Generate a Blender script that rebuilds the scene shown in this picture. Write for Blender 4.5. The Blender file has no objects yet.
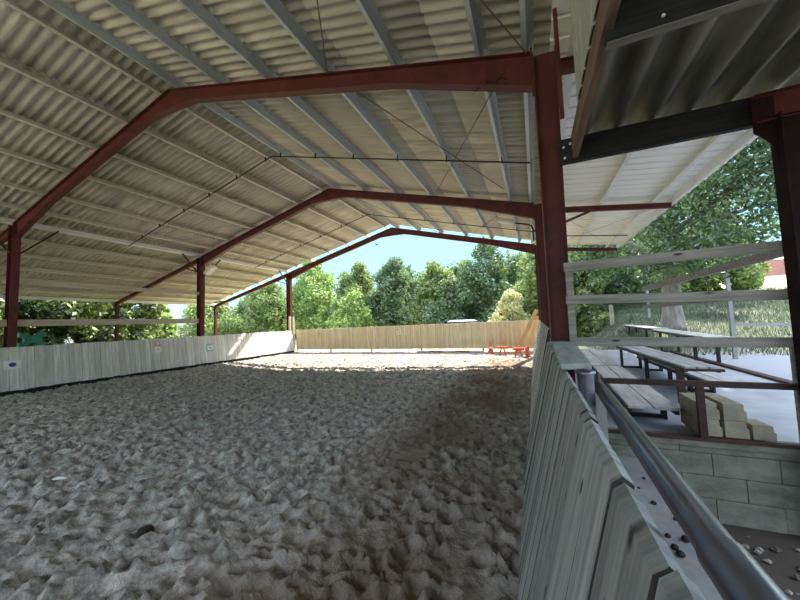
import bpy, bmesh, math, random
import numpy as np
from mathutils import Vector, Matrix
rnd = random.Random(7)
rng = np.random.default_rng(11)
S = bpy.context.scene
COL = S.collection
OFF = {}

# ------------------------------------------------------------------ helpers
class MB:
    def __init__(s): s.v = []; s.f = []; s.sm = []; s.edge = set(); s.m2 = None
    def add(s, vs, fs, smooth=False):
        n = len(s.v); s.v += [tuple(p) for p in vs]
        s.f += [tuple(i + n for i in f) for f in fs]; s.sm += [smooth] * len(fs)
        return s
    def hexa(s, a, b):            # two matching 4-point rings
        return s.add(list(a) + list(b), [(3, 2, 1, 0), (4, 5, 6, 7)] + [(i, (i + 1) % 4, 4 + (i + 1) % 4, 4 + i) for i in range(4)])
    def box(s, x0, x1, y0, y1, z0, z1):
        return s.hexa([(x0, y0, z0), (x1, y0, z0), (x1, y1, z0), (x0, y1, z0)], [(x0, y0, z1), (x1, y0, z1), (x1, y1, z1), (x0, y1, z1)])
    def bar(s, p, q, w, h, up=(0, 0, 1)):   # rectangular bar p->q
        p = Vector(p); q = Vector(q); d = (q - p).normalized(); u = Vector(up)
        r = d.cross(u)
        if r.length < 1e-4: r = d.cross(Vector((1, 0, 0)))
        r.normalize(); u = r.cross(d).normalized(); r *= w / 2; u *= h / 2
        return s.hexa([p - r - u, p + r - u, p + r + u, p - r + u], [q - r - u, q + r - u, q + r + u, q - r + u])
    def tube(s, pts, r, n=10, cap=True):
        pts = [Vector(p) for p in pts]; k = len(pts)
        rs = r if isinstance(r, (list, tuple)) else [r] * k
        rings = []; ref = None
        for i, p in enumerate(pts):
            d = (pts[min(i + 1, k - 1)] - pts[max(i - 1, 0)]).normalized()
            if ref is None: ref = Vector((0, 0, 1)) if abs(d.z) < .9 else Vector((1, 0, 0))
            a = d.cross(ref).normalized(); b = a.cross(d).normalized(); ref = b
            rings += [p + (a * math.cos(2 * math.pi * j / n) + b * math.sin(2 * math.pi * j / n)) * rs[i] for j in range(n)]
        fs = [(i * n + j, i * n + (j + 1) % n, (i + 1) * n + (j + 1) % n, (i + 1) * n + j) for i in range(k - 1) for j in range(n)]
        s.add(rings, fs, True)
        if cap: s.add(rings[:n], [tuple(range(n))][::-1]); s.add(rings[-n:], [tuple(range(n))])
        return s
    def extrude(s, poly, axis, a, b):       # polygon of 2-D points pushed along an axis
        def P(u, v, t): return (t, u, v) if axis == 'x' else (u, t, v) if axis == 'y' else (u, v, t)
        n = len(poly)
        return s.add([P(u, v, a) for u, v in poly] + [P(u, v, b) for u, v in poly],
                     [tuple(range(n - 1, -1, -1)), tuple(range(n, 2 * n))] + [(i, (i + 1) % n, n + (i + 1) % n, n + i) for i in range(n)])
    def lathe(s, c, prof, n=14):
        c = Vector(c); vs = []
        for r, z in prof: vs += [c + Vector((r * math.cos(2 * math.pi * j / n), r * math.sin(2 * math.pi * j / n), z)) for j in range(n)]
        return s.add(vs, [(i * n + j, i * n + (j + 1) % n, (i + 1) * n + (j + 1) % n, (i + 1) * n + j) for i in range(len(prof) - 1) for j in range(n)], True)
    def build(s, name, m, parent=None, bevel=0):
        off = Vector(OFF.get(parent.name, (0, 0, 0))) if parent else Vector((0, 0, 0))
        me = bpy.data.meshes.new(name)
        me.from_pydata([tuple(Vector(p) - off) for p in s.v], [], s.f)
        me.polygons.foreach_set('use_smooth', s.sm)
        bm = bmesh.new(); bm.from_mesh(me); bmesh.ops.recalc_face_normals(bm, faces=bm.faces); bm.to_mesh(me); bm.free()
        me.update(); me.materials.append(m)
        if s.m2:
            me.materials.append(s.m2)
            for i in s.edge: me.polygons[i].material_index = 1
        o = bpy.data.objects.new(name, me); COL.objects.link(o)
        if parent: o.parent = parent; OFF[o.name] = tuple(off)
        if bevel:
            b = o.modifiers.new('bevel', 'BEVEL'); b.width = bevel; b.segments = 2; b.limit_method = 'ANGLE'
        return o

def tag(o, label, cat, group=None, kind=None):
    if label: o['label'] = label
    if cat: o['category'] = cat
    if group: o['group'] = group
    if kind: o['kind'] = kind
    return o
def thing(name, label, cat, loc, group=None):
    o = bpy.data.objects.new(name, None); COL.objects.link(o); o.location = loc; OFF[o.name] = tuple(loc)
    o.empty_display_size = .2
    return tag(o, label, cat, group)
def struct(o): o['kind'] = 'structure'; return o
def copy_tree(o, loc=None, parent=None):
    c = o.copy(); COL.objects.link(c)
    if parent: c.parent = parent
    if loc is not None: c.location = loc
    for ch in list(o.children): copy_tree(ch, None, c)
    return c

# ------------------------------------------------------------------ materials
def mat(name, c1, c2=None, rough=.8, scale=(4, 4, 4), metal=0, bump=0, bscale=30, island=0, detail=6, c3=None, coord='Object', lo=.35, hi=.65, spec=.3, knots=None):
    m = bpy.data.materials.new(name); m.use_nodes = True; nt = m.node_tree; N = nt.nodes; L = nt.links
    b = N['Principled BSDF']; b.inputs['Roughness'].default_value = rough; b.inputs['Metallic'].default_value = metal
    b.inputs['Specular IOR Level'].default_value = spec
    c2 = c2 or c1
    tc = N.new('ShaderNodeTexCoord'); mp = N.new('ShaderNodeMapping'); mp.inputs['Scale'].default_value = scale
    L.new(tc.outputs[coord], mp.inputs['Vector'])
    if island:
        gi = N.new('ShaderNodeNewGeometry'); vm = N.new('ShaderNodeVectorMath'); vm.operation = 'MULTIPLY_ADD'; vm.inputs[1].default_value = (37, 53, 71)
        L.new(gi.outputs['Random Per Island'], vm.inputs[0]); L.new(tc.outputs[coord], vm.inputs[2]); L.new(vm.outputs[0], mp.inputs['Vector'])
    no = N.new('ShaderNodeTexNoise'); no.inputs['Scale'].default_value = 1; no.inputs['Detail'].default_value = detail; no.inputs['Roughness'].default_value = .65
    L.new(mp.outputs[0], no.inputs['Vector'])
    cr = N.new('ShaderNodeValToRGB'); cr.color_ramp.elements[0].position = lo; cr.color_ramp.elements[1].position = hi
    cr.color_ramp.elements[0].color = (*c1, 1); cr.color_ramp.elements[1].color = (*c2, 1)
    L.new(no.outputs['Fac'], cr.inputs['Fac']); out = cr.outputs['Color']
    if c3:
        n2 = N.new('ShaderNodeTexNoise'); n2.inputs['Scale'].default_value = .35; n2.inputs['Detail'].default_value = 4
        L.new(tc.outputs[coord], n2.inputs['Vector'])
        r2 = N.new('ShaderNodeValToRGB'); r2.color_ramp.elements[0].position = .48; r2.color_ramp.elements[1].position = .62
        L.new(n2.outputs['Fac'], r2.inputs['Fac'])
        mx = N.new('ShaderNodeMix'); mx.data_type = 'RGBA'; L.new(r2.outputs['Color'], mx.inputs[0]); L.new(out, mx.inputs[6]); mx.inputs[7].default_value = (*c3, 1); out = mx.outputs[2]
    if island:
        g = N.new('ShaderNodeNewGeometry'); mr = N.new('ShaderNodeMapRange'); mr.inputs[3].default_value = 1 - island; mr.inputs[4].default_value = 1 + island
        L.new(g.outputs['Random Per Island'], mr.inputs[0])
        hs = N.new('ShaderNodeHueSaturation'); L.new(mr.outputs[0], hs.inputs['Value']); L.new(out, hs.inputs['Color']); out = hs.outputs['Color']
    if knots:      # small dark knots and nail holes in the wood
        km = N.new('ShaderNodeMapping'); km.inputs['Scale'].default_value = knots; L.new(tc.outputs[coord], km.inputs['Vector'])
        vo = N.new('ShaderNodeTexVoronoi'); vo.inputs['Scale'].default_value = 1; L.new(km.outputs[0], vo.inputs['Vector'])
        kr = N.new('ShaderNodeMapRange'); kr.inputs[1].default_value = .075; kr.inputs[2].default_value = .15; kr.inputs[3].default_value = 1; kr.inputs[4].default_value = 0
        L.new(vo.outputs['Distance'], kr.inputs[0])
        kx = N.new('ShaderNodeMix'); kx.data_type = 'RGBA'; L.new(kr.outputs[0], kx.inputs[0]); L.new(out, kx.inputs[6]); kx.inputs[7].default_value = (.05, .045, .04, 1); out = kx.outputs[2]
    L.new(out, b.inputs['Base Color'])
    if bump:
        n3 = N.new('ShaderNodeTexNoise'); n3.inputs['Scale'].default_value = bscale; n3.inputs['Detail'].default_value = 5
        L.new(mp.outputs[0] if bscale < 0 else tc.outputs[coord], n3.inputs['Vector'])
        bp = N.new('ShaderNodeBump'); bp.inputs['Strength'].default_value = bump; bp.inputs['Distance'].default_value = .02
        L.new(n3.outputs['Fac'], bp.inputs['Height']); L.new(bp.outputs[0], b.inputs['Normal'])
    return m

def leafmat(name, dark, light, trans=.45):
    m = bpy.data.materials.new(name); m.use_nodes = True; nt = m.node_tree; N = nt.nodes; L = nt.links
    N.remove(N['Principled BSDF']); out = N['Material Output']
    g = N.new('ShaderNodeNewGeometry'); tc = N.new('ShaderNodeTexCoord')
    no = N.new('ShaderNodeTexNoise'); no.inputs['Scale'].default_value = .9; no.inputs['Detail'].default_value = 3
    L.new(tc.outputs['Object'], no.inputs['Vector'])
    ad = N.new('ShaderNodeMath'); ad.operation = 'ADD'
    mu = N.new('ShaderNodeMath'); mu.operation = 'MULTIPLY'; mu.inputs[1].default_value = .5
    L.new(g.outputs['Random Per Island'], mu.inputs[0]); L.new(mu.outputs[0], ad.inputs[0])
    L.new(no.outputs['Fac'], ad.inputs[1])
    cr = N.new('ShaderNodeValToRGB'); cr.color_ramp.elements[0].position = .45; cr.color_ramp.elements[1].position = 1.05
    cr.color_ramp.elements[0].color = (*dark, 1); cr.color_ramp.elements[1].color = (*light, 1)
    L.new(ad.outputs[0], cr.inputs['Fac'])
    d = N.new('ShaderNodeBsdfDiffuse'); t = N.new('ShaderNodeBsdfTranslucent'); gl = N.new('ShaderNodeBsdfGlossy'); gl.inputs['Roughness'].default_value = .45
    gl.inputs['Color'].default_value = (.8, .85, .9, 1)
    L.new(cr.outputs['Color'], d.inputs['Color']); L.new(cr.outputs['Color'], t.inputs['Color'])
    mx = N.new('ShaderNodeMixShader'); mx.inputs[0].default_value = trans + .08; L.new(d.outputs[0], mx.inputs[1]); L.new(t.outputs[0], mx.inputs[2])
    m2 = N.new('ShaderNodeMixShader'); m2.inputs[0].default_value = .05; L.new(mx.outputs[0], m2.inputs[1]); L.new(gl.outputs[0], m2.inputs[2])
    L.new(m2.outputs[0], out.inputs['Surface'])
    return m

M = dict(
    red=mat('red_oxide_steel', (.070, .0155, .0145), (.130, .031, .028), .55, (3, 3, 3), bump=.1, bscale=60),
    rust=mat('rusty_steel', (.14, .085, .055), (.24, .16, .11), .8, (12, 12, 12)),
    brownsteel=mat('brown_steel', (.035, .018, .015), (.075, .036, .028), .6, (10, 10, 10)),
    postdark=mat('dark_post_steel', (.016, .009, .009), (.032, .016, .015), .8, (6, 6, 6), spec=.1),
    black=mat('black_steel', (.015, .014, .014), (.03, .028, .027), .5),
    galvL=mat('weathered_purlin', (.54, .50, .41), (.66, .61, .51), .6, (6, .6, 6)),
    galvR=mat('galvanised_purlin', (.42, .46, .47), (.54, .58, .58), .45, (6, .6, 6), metal=.25),
    galvW=mat('bright_galvanised', (.66, .67, .66), (.78, .78, .76), .5, (4, .6, 4)),
    sheet=mat('fibre_cement', (.39, .355, .285), (.68, .635, .525), .9, (.8, 4.5, .8), detail=8, c3=(.50, .46, .38), spec=.15),
    white=mat('white_sheet', (.84, .82, .76), (.91, .89, .83), .5, (.5, 2, .5)),
    gutter=mat('gutter_white', (.70, .69, .65), (.80, .79, .75), .45),
    plank=mat('weathered_plank', (.26, .245, .225), (.50, .485, .46), .85, (2, 22, 1.6), island=.22, bump=.25, bscale=18),
    plankn=mat('grey_near_plank', (.20, .20, .20), (.42, .42, .42), .85, (1.0, 30, 1.2), knots=(2, 9, 4.5), island=.20, bump=.3, bscale=25),
    ply=mat('pale_plank_left', (.52, .505, .48), (.76, .745, .72), .85, (1, 16, 1.3), island=.14),
    yplank=mat('yellow_plank', (.58, .50, .33), (.78, .70, .50), .8, (14, 2, 1.3), island=.10),
    ytimber=mat('fresh_timber', (.58, .38, .17), (.72, .50, .25), .7, (14, 14, 2)),
    rail=mat('rail_timber', (.22, .19, .165), (.42, .375, .335), .85, (1.6, 22, 22), bump=.2, bscale=20, knots=(2.6, 5, 9)),
    railY=mat('long_rail_timber', (.42, .36, .28), (.60, .53, .43), .85, (18, 1.2, 18)),
    plankedge=mat('dark_plank_edge', (.035, .03, .026), (.075, .066, .058), .95, (9, 9, 9)),  # grime plus the shade of the seams, put into the side faces
    cap=mat('mossy_plank', (.25, .28, .26), (.46, .47, .45), .85, (14, 2, 14), bump=.3, bscale=20),
    barge=mat('brown_board', (.10, .065, .045), (.25, .17, .125), .85, (20, 2, 20), bump=.3),
    blackwood=mat('black_stained_timber', (.012, .013, .014), (.03, .031, .033), .75, (2, 20, 20), bump=.2, bscale=50),
    blackwoodb=mat('timber_underside', (.16, .15, .13), (.25, .24, .21), .8, (2, 20, 20)),
    shelter=mat('dark_fibre_cement', (.13, .118, .085), (.33, .30, .21), .45, (5, 1, 5), bump=.2, bscale=25),
    clad=mat('grey_green_sheet', (.42, .42, .36), (.50, .50, .43), .5, (6, 6, .8)),
    pipe=mat('galvanised_pipe', (.12, .135, .17), (.28, .30, .34), .28, (8, 1.5, 8), metal=.75, spec=.5),
    block=mat('block_wall', (.12, .115, .09), (.25, .24, .195), .95, (3, 3, 5), bump=.4, bscale=40),
    kerb=mat('concrete_kerb', (.27, .23, .165), (.40, .345, .26), .95, (6, 6, 6), bump=.3, bscale=60),
    conc=mat('concrete_slab', (.26, .275, .31), (.40, .415, .45), .5, (1.2, 1.2, 1.2), bump=.15, bscale=12),
    ledge=mat('concrete_strip', (.20, .20, .195), (.30, .295, .285), .85, (3, 3, 3), bump=.15, bscale=40),
    bench=mat('bench_board', (.34, .335, .32), (.56, .55, .525), .75, (14, 1.2, 14), bump=.15, bscale=20),
    dark=mat('dark_clod', (.02, .017, .014), (.05, .04, .03), .9),
    signw=mat('sign_white', (.75, .75, .76), (.84, .84, .86), .5),
    signy=mat('sign_cream', (.66, .62, .46), (.74, .70, .54), .6),
    blue=mat('sign_blue', (.05, .06, .28), (.07, .08, .36), .5),
    redp=mat('sign_red', (.60, .20, .16), (.66, .26, .22), .6),
    green=mat('sign_green', (.22, .46, .36), (.30, .52, .42), .6),
    paint=mat('white_letter', (.82, .80, .74), (.88, .86, .80), .6),
    gblock=mat('green_plastic', (.03, .25, .19), (.06, .33, .25), .45),
    orange=mat('orange_plastic', (.72, .10, .035), (.82, .17, .07), .5),
    carw=mat('white_car_paint', (.80, .82, .84), None, .25),
    glass=mat('dark_window', (.02, .03, .035), None, .1),
    tyre=mat('tyre', (.015, .015, .015), None, .9),
    bark=mat('bark', (.16, .14, .12), (.34, .31, .28), .95, (7, 7, 2), bump=.6, bscale=9),
    redroof=mat('red_roof', (.075, .014, .010), (.11, .026, .02), .8, (3, 3, 3)),
    barnwall=mat('barn_wall', (.42, .38, .32), (.52, .47, .40), .9),
    lamp=mat('lamp_casing', (.52, .49, .40), (.62, .59, .5), .5),
    bird=mat('bird_feathers', (.03, .035, .05), (.06, .06, .08), .7),
    ink=mat('black_paint_mark', (.02, .012, .012), None, .8),
)
L_mid = leafmat('leaf_mid', (.065, .115, .03), (.30, .40, .11))
L_lite = leafmat('leaf_light', (.10, .20, .04), (.40, .54, .16))
L_dark = leafmat('leaf_dark', (.04, .085, .035), (.19, .29, .11))
L_shr = leafmat('leaf_shrub', (.012, .028, .006), (.17, .25, .04))
L_yel = leafmat('leaf_yellow', (.30, .33, .12), (.72, .70, .40))

# ------------------------------------------------------------------ camera
CZ = 1.75; f_px, pitch, yaw, roll = 319.414, .06538, .39682, -.03543
F = Vector((-math.sin(yaw) * math.cos(pitch), math.cos(yaw) * math.cos(pitch), math.sin(pitch)))
R0 = Vector((math.cos(yaw), math.sin(yaw), 0)); U0 = R0.cross(F)
R1 = math.cos(roll) * R0 + math.sin(roll) * U0; U1 = -math.sin(roll) * R0 + math.cos(roll) * U0
cd = bpy.data.cameras.new('camera'); cam = bpy.data.objects.new('camera', cd); COL.objects.link(cam)
cd.sensor_width = 36; cd.lens = f_px * 36 / 800; cd.clip_start = .05; cd.clip_end = 400
mw = Matrix((R1, U1, -F)).transposed().to_4x4(); mw.translation = (0, 0, CZ); cam.matrix_world = mw
S.camera = cam

# ------------------------------------------------------------------ building dimensions
XA, ZA, XR, XL, ZE = -7.2, 7.07, .17, -14.69, 5.16
SL = (ZA - ZE) / (XR - XA); SLL = (ZA - ZE) / (XA - XL)
def zr(x): return ZA - SL * (x - XA) if x >= XA else ZA - SLL * (XA - x)   # top of the rafters
XO = -21.6
YF = [4.377, 10.377, 16.377]

# ---- noise
def vnoise(x, y, cell, seed):
    r = np.random.default_rng(seed); T = r.random((256, 256))
    fx = x / cell; fy = y / cell; ix = np.floor(fx).astype(int); iy = np.floor(fy).astype(int)
    tx = fx - ix; ty = fy - iy; tx = tx * tx * (3 - 2 * tx); ty = ty * ty * (3 - 2 * ty)
    a = T[ix % 256, iy % 256]; b = T[(ix + 1) % 256, iy % 256]; c = T[ix % 256, (iy + 1) % 256]; d = T[(ix + 1) % 256, (iy + 1) % 256]
    return (a * (1 - tx) + b * tx) * (1 - ty) + (c * (1 - tx) + d * tx) * ty - .5
def grid_obj(name, xs, ys, Z, m):
    nx, ny = len(xs), len(ys); X, Y = np.meshgrid(xs, ys, indexing='ij')
    co = np.stack([X, Y, Z], -1).reshape(-1, 3)
    i = np.arange((nx - 1) * (ny - 1)); a = (i // (ny - 1)) * ny + i % (ny - 1)
    fa = np.stack([a, a + ny, a + ny + 1, a + 1], -1)
    me = bpy.data.meshes.new(name); me.vertices.add(len(co)); me.vertices.foreach_set('co', co.ravel())
    me.loops.add(fa.size); me.loops.foreach_set('vertex_index', fa.ravel())
    me.polygons.add(len(fa)); me.polygons.foreach_set('loop_start', np.arange(0, fa.size, 4)); me.polygons.foreach_set('loop_total', np.full(len(fa), 4))
    me.polygons.foreach_set('use_smooth', np.ones(len(fa), bool)); me.update(); me.validate(); me.materials.append(m)
    o = bpy.data.objects.new(name, me); COL.objects.link(o); return o

# ------------------------------------------------------------------ sand floor
def sand_material():
    m = mat('arena_sand', (.15, .135, .12), (.60, .56, .51), .95, (7, 7, 7), bump=1.0, bscale=30, detail=12, lo=.36, hi=.66)
    nt = m.node_tree; N = nt.nodes; L = nt.links; b = N['Principled BSDF']; src = b.inputs['Base Color'].links[0].from_socket
    tc = N.new('ShaderNodeTexCoord'); no = N.new('ShaderNodeTexNoise'); no.inputs['Scale'].default_value = .55; no.inputs['Detail'].default_value = 6
    L.new(tc.outputs['Object'], no.inputs['Vector'])
    sp = N.new('ShaderNodeSeparateXYZ'); L.new(tc.outputs['Object'], sp.inputs[0])
    # damp brown track of churned sand, about 2 m wide, along the near boards
    e = N.new('ShaderNodeMath'); e.operation = 'ADD'; e.inputs[1].default_value = 1.15; L.new(sp.outputs[0], e.inputs[0])
    ab = N.new('ShaderNodeMath'); ab.operation = 'ABSOLUTE'; L.new(e.outputs[0], ab.inputs[0])
    mr = N.new('ShaderNodeMapRange'); mr.inputs[1].default_value = 1.35; mr.inputs[2].default_value = .35; L.new(ab.outputs[0], mr.inputs[0])
    mu = N.new('ShaderNodeMath'); mu.operation = 'MULTIPLY'; L.new(mr.outputs[0], mu.inputs[0])
    r = N.new('ShaderNodeMapRange'); r.inputs[1].default_value = .30; r.inputs[2].default_value = .55; L.new(no.outputs['Fac'], r.inputs[0]); L.new(r.outputs[0], mu.inputs[1])
    mx = N.new('ShaderNodeMix'); mx.data_type = 'RGBA'; L.new(mu.outputs[0], mx.inputs[0]); L.new(src, mx.inputs[6]); mx.inputs[7].default_value = (.235, .175, .135, 1)
    L.new(mx.outputs[2], b.inputs['Base Color']); return m
st = .026
xs = np.arange(-14.35, .04, st); ys = np.arange(-1.2, 17.75, st); X, Y = np.meshgrid(xs, ys, indexing='ij')
ridge = lambda c, sd: .5 - 2 * np.abs(vnoise(X, Y, c, sd))
Z = .05 * vnoise(X, Y, 1.3, 1) + .035 * vnoise(X, Y, .42, 2) + .022 * ridge(.24, 3) + .036 * vnoise(X, Y, .13, 5) + .034 * vnoise(X, Y, .075, 4)
for k in range(20000):
    cx, cy = rng.uniform(-14.2, 0), rng.uniform(-1.1, 17.5); a = rng.uniform(.03, .085); b = a * rng.uniform(.6, 1.1); d = rng.uniform(.012, .058); th = rng.uniform(0, 3.14)
    i0 = max(0, int((cx - .3 - xs[0]) / st)); i1 = int((cx + .3 - xs[0]) / st) + 1; j0 = max(0, int((cy - .3 - ys[0]) / st)); j1 = int((cy + .3 - ys[0]) / st) + 1
    dx = X[i0:i1, j0:j1] - cx; dy = Y[i0:i1, j0:j1] - cy
    u = (dx * math.cos(th) + dy * math.sin(th)) / a; v = (-dx * math.sin(th) + dy * math.cos(th)) / b; q = u * u + v * v
    Z[i0:i1, j0:j1] += -d * np.exp(-q * q) + .45 * d * np.exp(-(np.sqrt(q) - 1.5) ** 2 * 5)
Z -= Z.mean()
Z *= np.clip((17.9 - Y) / 1.5, .3, 1) * (1 - .5 * np.clip((Y - 9.5) / 3, 0, 1))
Z = np.clip(Z, -.12, .13)
struct(grid_obj('floor', xs, ys, Z, sand_material()))
sy0 = float(ys[0])

# ------------------------------------------------------------------ ground outside
def ss(a, b, x): t = np.clip((x - a) / (b - a), 0, 1); return t * t * (3 - 2 * t)
def terrain(x, y):
    x = np.asarray(x, float); y = np.asarray(y, float)
    z = -.06 - .26 * ss(-14.9, -14.3, x) * (1 - ss(17.7, 18.6, y)) * (1 - ss(2.6, 4.4, x) * ss(4.3, 4.6, y))
    right = ss(1.5, 4.6, x) * ss(4.3, 4.7, y)
    z = z + right * (.46 + .128 * np.maximum(0, y - 12.2) * ss(1.5, 5.5, x) + .05 * np.maximum(0, x - 8) * ss(6, 12, y))
    return z
gx = np.concatenate([np.arange(-70, -16, 1.5), np.arange(-16, 14, .25), np.arange(14, 90, 1.5)])
gy = np.concatenate([np.arange(-45, -8, 1.5), np.arange(-8, 24, .25), np.arange(24, 110, 1.5)])
GX, GY = np.meshgrid(gx, gy, indexing='ij')
GZ = terrain(GX, GY) + .10 * vnoise(GX, GY, 1.1, 9) * (ss(12.5, 15, GY) * ss(2, 5, GX)) + .05 * vnoise(GX, GY, .5, 8) * (1 - ss(3.2, 4.2, GY)) * ss(.6, 1.2, GX)
gm = mat('outdoor_ground', (.30, .30, .17), (.52, .47, .30), .95, (.35, .35, .35), bump=.5, bscale=6, detail=10)
def ground_zones(m):    # bare dark soil beside the hall, grey gravel by the terrace, dry grass elsewhere
    nt = m.node_tree; N = nt.nodes; L = nt.links; b = N['Principled BSDF']; src = b.inputs['Base Color'].links[0].from_socket
    tc = N.new('ShaderNodeTexCoord'); sp = N.new('ShaderNodeSeparateXYZ'); L.new(tc.outputs['Object'], sp.inputs[0])
    no = N.new('ShaderNodeTexNoise'); no.inputs['Scale'].default_value = 1.3; no.inputs['Detail'].default_value = 6; L.new(tc.outputs['Object'], no.inputs['Vector'])
    def mask(sock, a, c, wob=1.5):
        ad = N.new('ShaderNodeMath'); ad.operation = 'MULTIPLY_ADD'; ad.inputs[1].default_value = wob; L.new(no.outputs['Fac'], ad.inputs[0]); L.new(sock, ad.inputs[2])
        r = N.new('ShaderNodeMapRange'); r.inputs[1].default_value = a + wob / 2; r.inputs[2].default_value = c + wob / 2; L.new(ad.outputs[0], r.inputs[0]); return r.outputs[0]
    def mul(a, c):
        k = N.new('ShaderNodeMath'); k.operation = 'MULTIPLY'; L.new(a, k.inputs[0]); L.new(c, k.inputs[1]); return k.outputs[0]
    def mixc(fac, a, col):
        x = N.new('ShaderNodeMix'); x.data_type = 'RGBA'; L.new(fac, x.inputs[0]); L.new(a, x.inputs[6])
        if isinstance(col, tuple): x.inputs[7].default_value = (*col, 1)
        else: L.new(col, x.inputs[7])
        return x.outputs[2]
    out = mixc(mul(mask(sp.outputs[0], 1.5, 3.5), mask(sp.outputs[1], 12.2, 13.5)), src, (.075, .095, .055))      # green bank
    out = mixc(mul(mask(sp.outputs[1], 25, 29), mask(sp.outputs[0], 5, 9)), out, (.62, .58, .36))            # dry upper field
    out = mixc(mul(mask(sp.outputs[0], 2, 3), mask(sp.outputs[1], 13.3, 12.2)), out, (.30, .315, .345))         # gravel
    out = mixc(mul(mask(sp.outputs[0], .4, .7, .2), mask(sp.outputs[1], 4.6, 4.2, .2)), out, (.060, .050, .040))   # soil
    L.new(out, b.inputs['Base Color']); return m
struct(grid_obj('ground', gx, gy, GZ, ground_zones(gm)))

YB = -6.0
sb = MB(); sb.add([(-14.35, YB, -.01), (.04, YB, -.01), (.04, -1.18, -.01), (-14.35, -1.18, -.01)], [(0, 1, 2, 3)]); struct(sb.build('floor_back', bpy.data.materials['arena_sand']))
# ------------------------------------------------------------------ roof sheets
def corr(name, x0, x1, zf, y0, y1, pitch, amp, m, lap=1.45, flip=False, per=8, thick=.007, kind='structure', parent=None):
    n = int((y1 - y0) / pitch * per); ys = np.linspace(y0, y1, n + 1)
    L = abs(x1 - x0); k = max(1, round(L / lap)); rows = []
    for i in range(k):                      # each sheet laps over the one below
        xa = x0 + (x1 - x0) * i / k; xb = x0 + (x1 - x0) * (i + 1) / k
        rows += [(xa, .0), (xb + (x1 - x0) / L * (.10 if i < k - 1 else 0), .013 if i < k - 1 else 0)]
    mb = MB()
    for i in range(k):
        vs = []
        for (x, dz) in rows[2 * i:2 * i + 2]:
            for y in ys: vs.append((x, y, zf(x) + amp * math.sin(2 * math.pi * y / pitch) + dz))
        mb.add(vs, [(j, j + 1, n + 1 + j + 1, n + 1 + j) for j in range(n)], True)
    o = mb.build(name, m, parent)
    s = o.modifiers.new('sheet', 'SOLIDIFY'); s.thickness = thick; s.offset = 1
    if kind: o['kind'] = kind
    return o
PUR = .15
zs = lambda x: zr(x) + PUR + .036
corr('ceiling_right', XA + .02, .42, zs, YB, 16.28, .1765, .033, M['sheet'])
corr('ceiling_left', XA - .02, XO - .35, zs, YB, 16.28, .1765, .033, M['sheet'])
rc = MB()
for sgn in (-1, 1): rc.add([(XA, YB, ZA + .26), (XA, 16.28, ZA + .26), (XA + sgn * .32, 16.28, ZA + .205), (XA + sgn * .32, YB, ZA + .205)], [(0, 1, 2, 3)])
struct(MB().box(.405, .415, YB, 16.28, 5.13, 5.33).build('trim_light_stop', M['gutter']))  # added strip that stops daylight leaking between main roof and canopy
o = rc.build('trim_1', M['sheet']); struct(o); sm = o.modifiers.new('t', 'SOLIDIFY'); sm.thickness = .008
# canopy beyond the right-hand columns
def zc(x): return 4.97 - .125 * (x - .45)
def trap(name, x0, x1, y0, y1, pitch, m):
    mb = MB(); ys = []; y = y0
    while y < y1: ys += [(y, 0), (y + pitch * .8, 0), (y + pitch * .84, .03), (y + pitch * .96, .03)]; y += pitch
    n = len(ys); vs = [(x, yy, zc(x) + PUR + dz) for x in (x0, x1) for yy, dz in ys]
    mb.add(vs, [(j, j + 1, n + j + 1, n + j) for j in range(n - 1)])
    o = mb.build(name, m); s = o.modifiers.new('sheet', 'SOLIDIFY'); s.thickness = .006; s.offset = 1; return struct(o)
trap('ceiling_canopy', .37, 3.62, YB, 16.3, .30, M['white'])

# ------------------------------------------------------------------ portal frames
def ibeam_xz(mb, nodes, y, w, tf=.014, tw=.012):    # nodes (x, ztop, depth): a beam lying in a cross-section of the hall
    for (xa, za, da), (xb, zb, db) in zip(nodes, nodes[1:]):
        for z0a, z1a, z0b, z1b, ww in ((za - tf, za, zb - tf, zb, w), (za - da, za - da + tf, zb - db, zb - db + tf, w), (za - da + tf, za - tf, zb - db + tf, zb - tf, tw)):
            mb.hexa([(xa, y - ww / 2, z0a), (xa, y + ww / 2, z0a), (xa, y + ww / 2, z1a), (xa, y - ww / 2, z1a)],
                    [(xb, y - ww / 2, z0b), (xb, y + ww / 2, z0b), (xb, y + ww / 2, z1b), (xb, y - ww / 2, z1b)])
    return mb
def icolumn(mb, x0, x1, y, w, z0, z1, x0b=None, x1b=None, tf=.014, tw=.012):  # x0..x1 at the top, x0b..x1b at the foot
    x0b = x0 if x0b is None else x0b; x1b = x1 if x1b is None else x1b
    for a0, a1, b0, b1, ww in ((x0b, x0b + tf, x0, x0 + tf, w), (x1b - tf, x1b, x1 - tf, x1, w), (x0b + tf, x1b - tf, x0 + tf, x1 - tf, tw)):
        mb.hexa([(a0, y - ww / 2, z0), (a1, y - ww / 2, z0), (a1, y + ww / 2, z0), (a0, y + ww / 2, z0)],
                [(b0, y - ww / 2, z1), (b1, y - ww / 2, z1), (b1, y + ww / 2, z1), (b0, y + ww / 2, z1)])
    return mb
names = ['nearest red steel portal frame of the hall, its right column beside the pipe handrail',
         'middle red steel portal frame of the hall, with floodlights on both columns',
         'farthest red steel portal frame, at the open end above the far fence']
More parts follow.
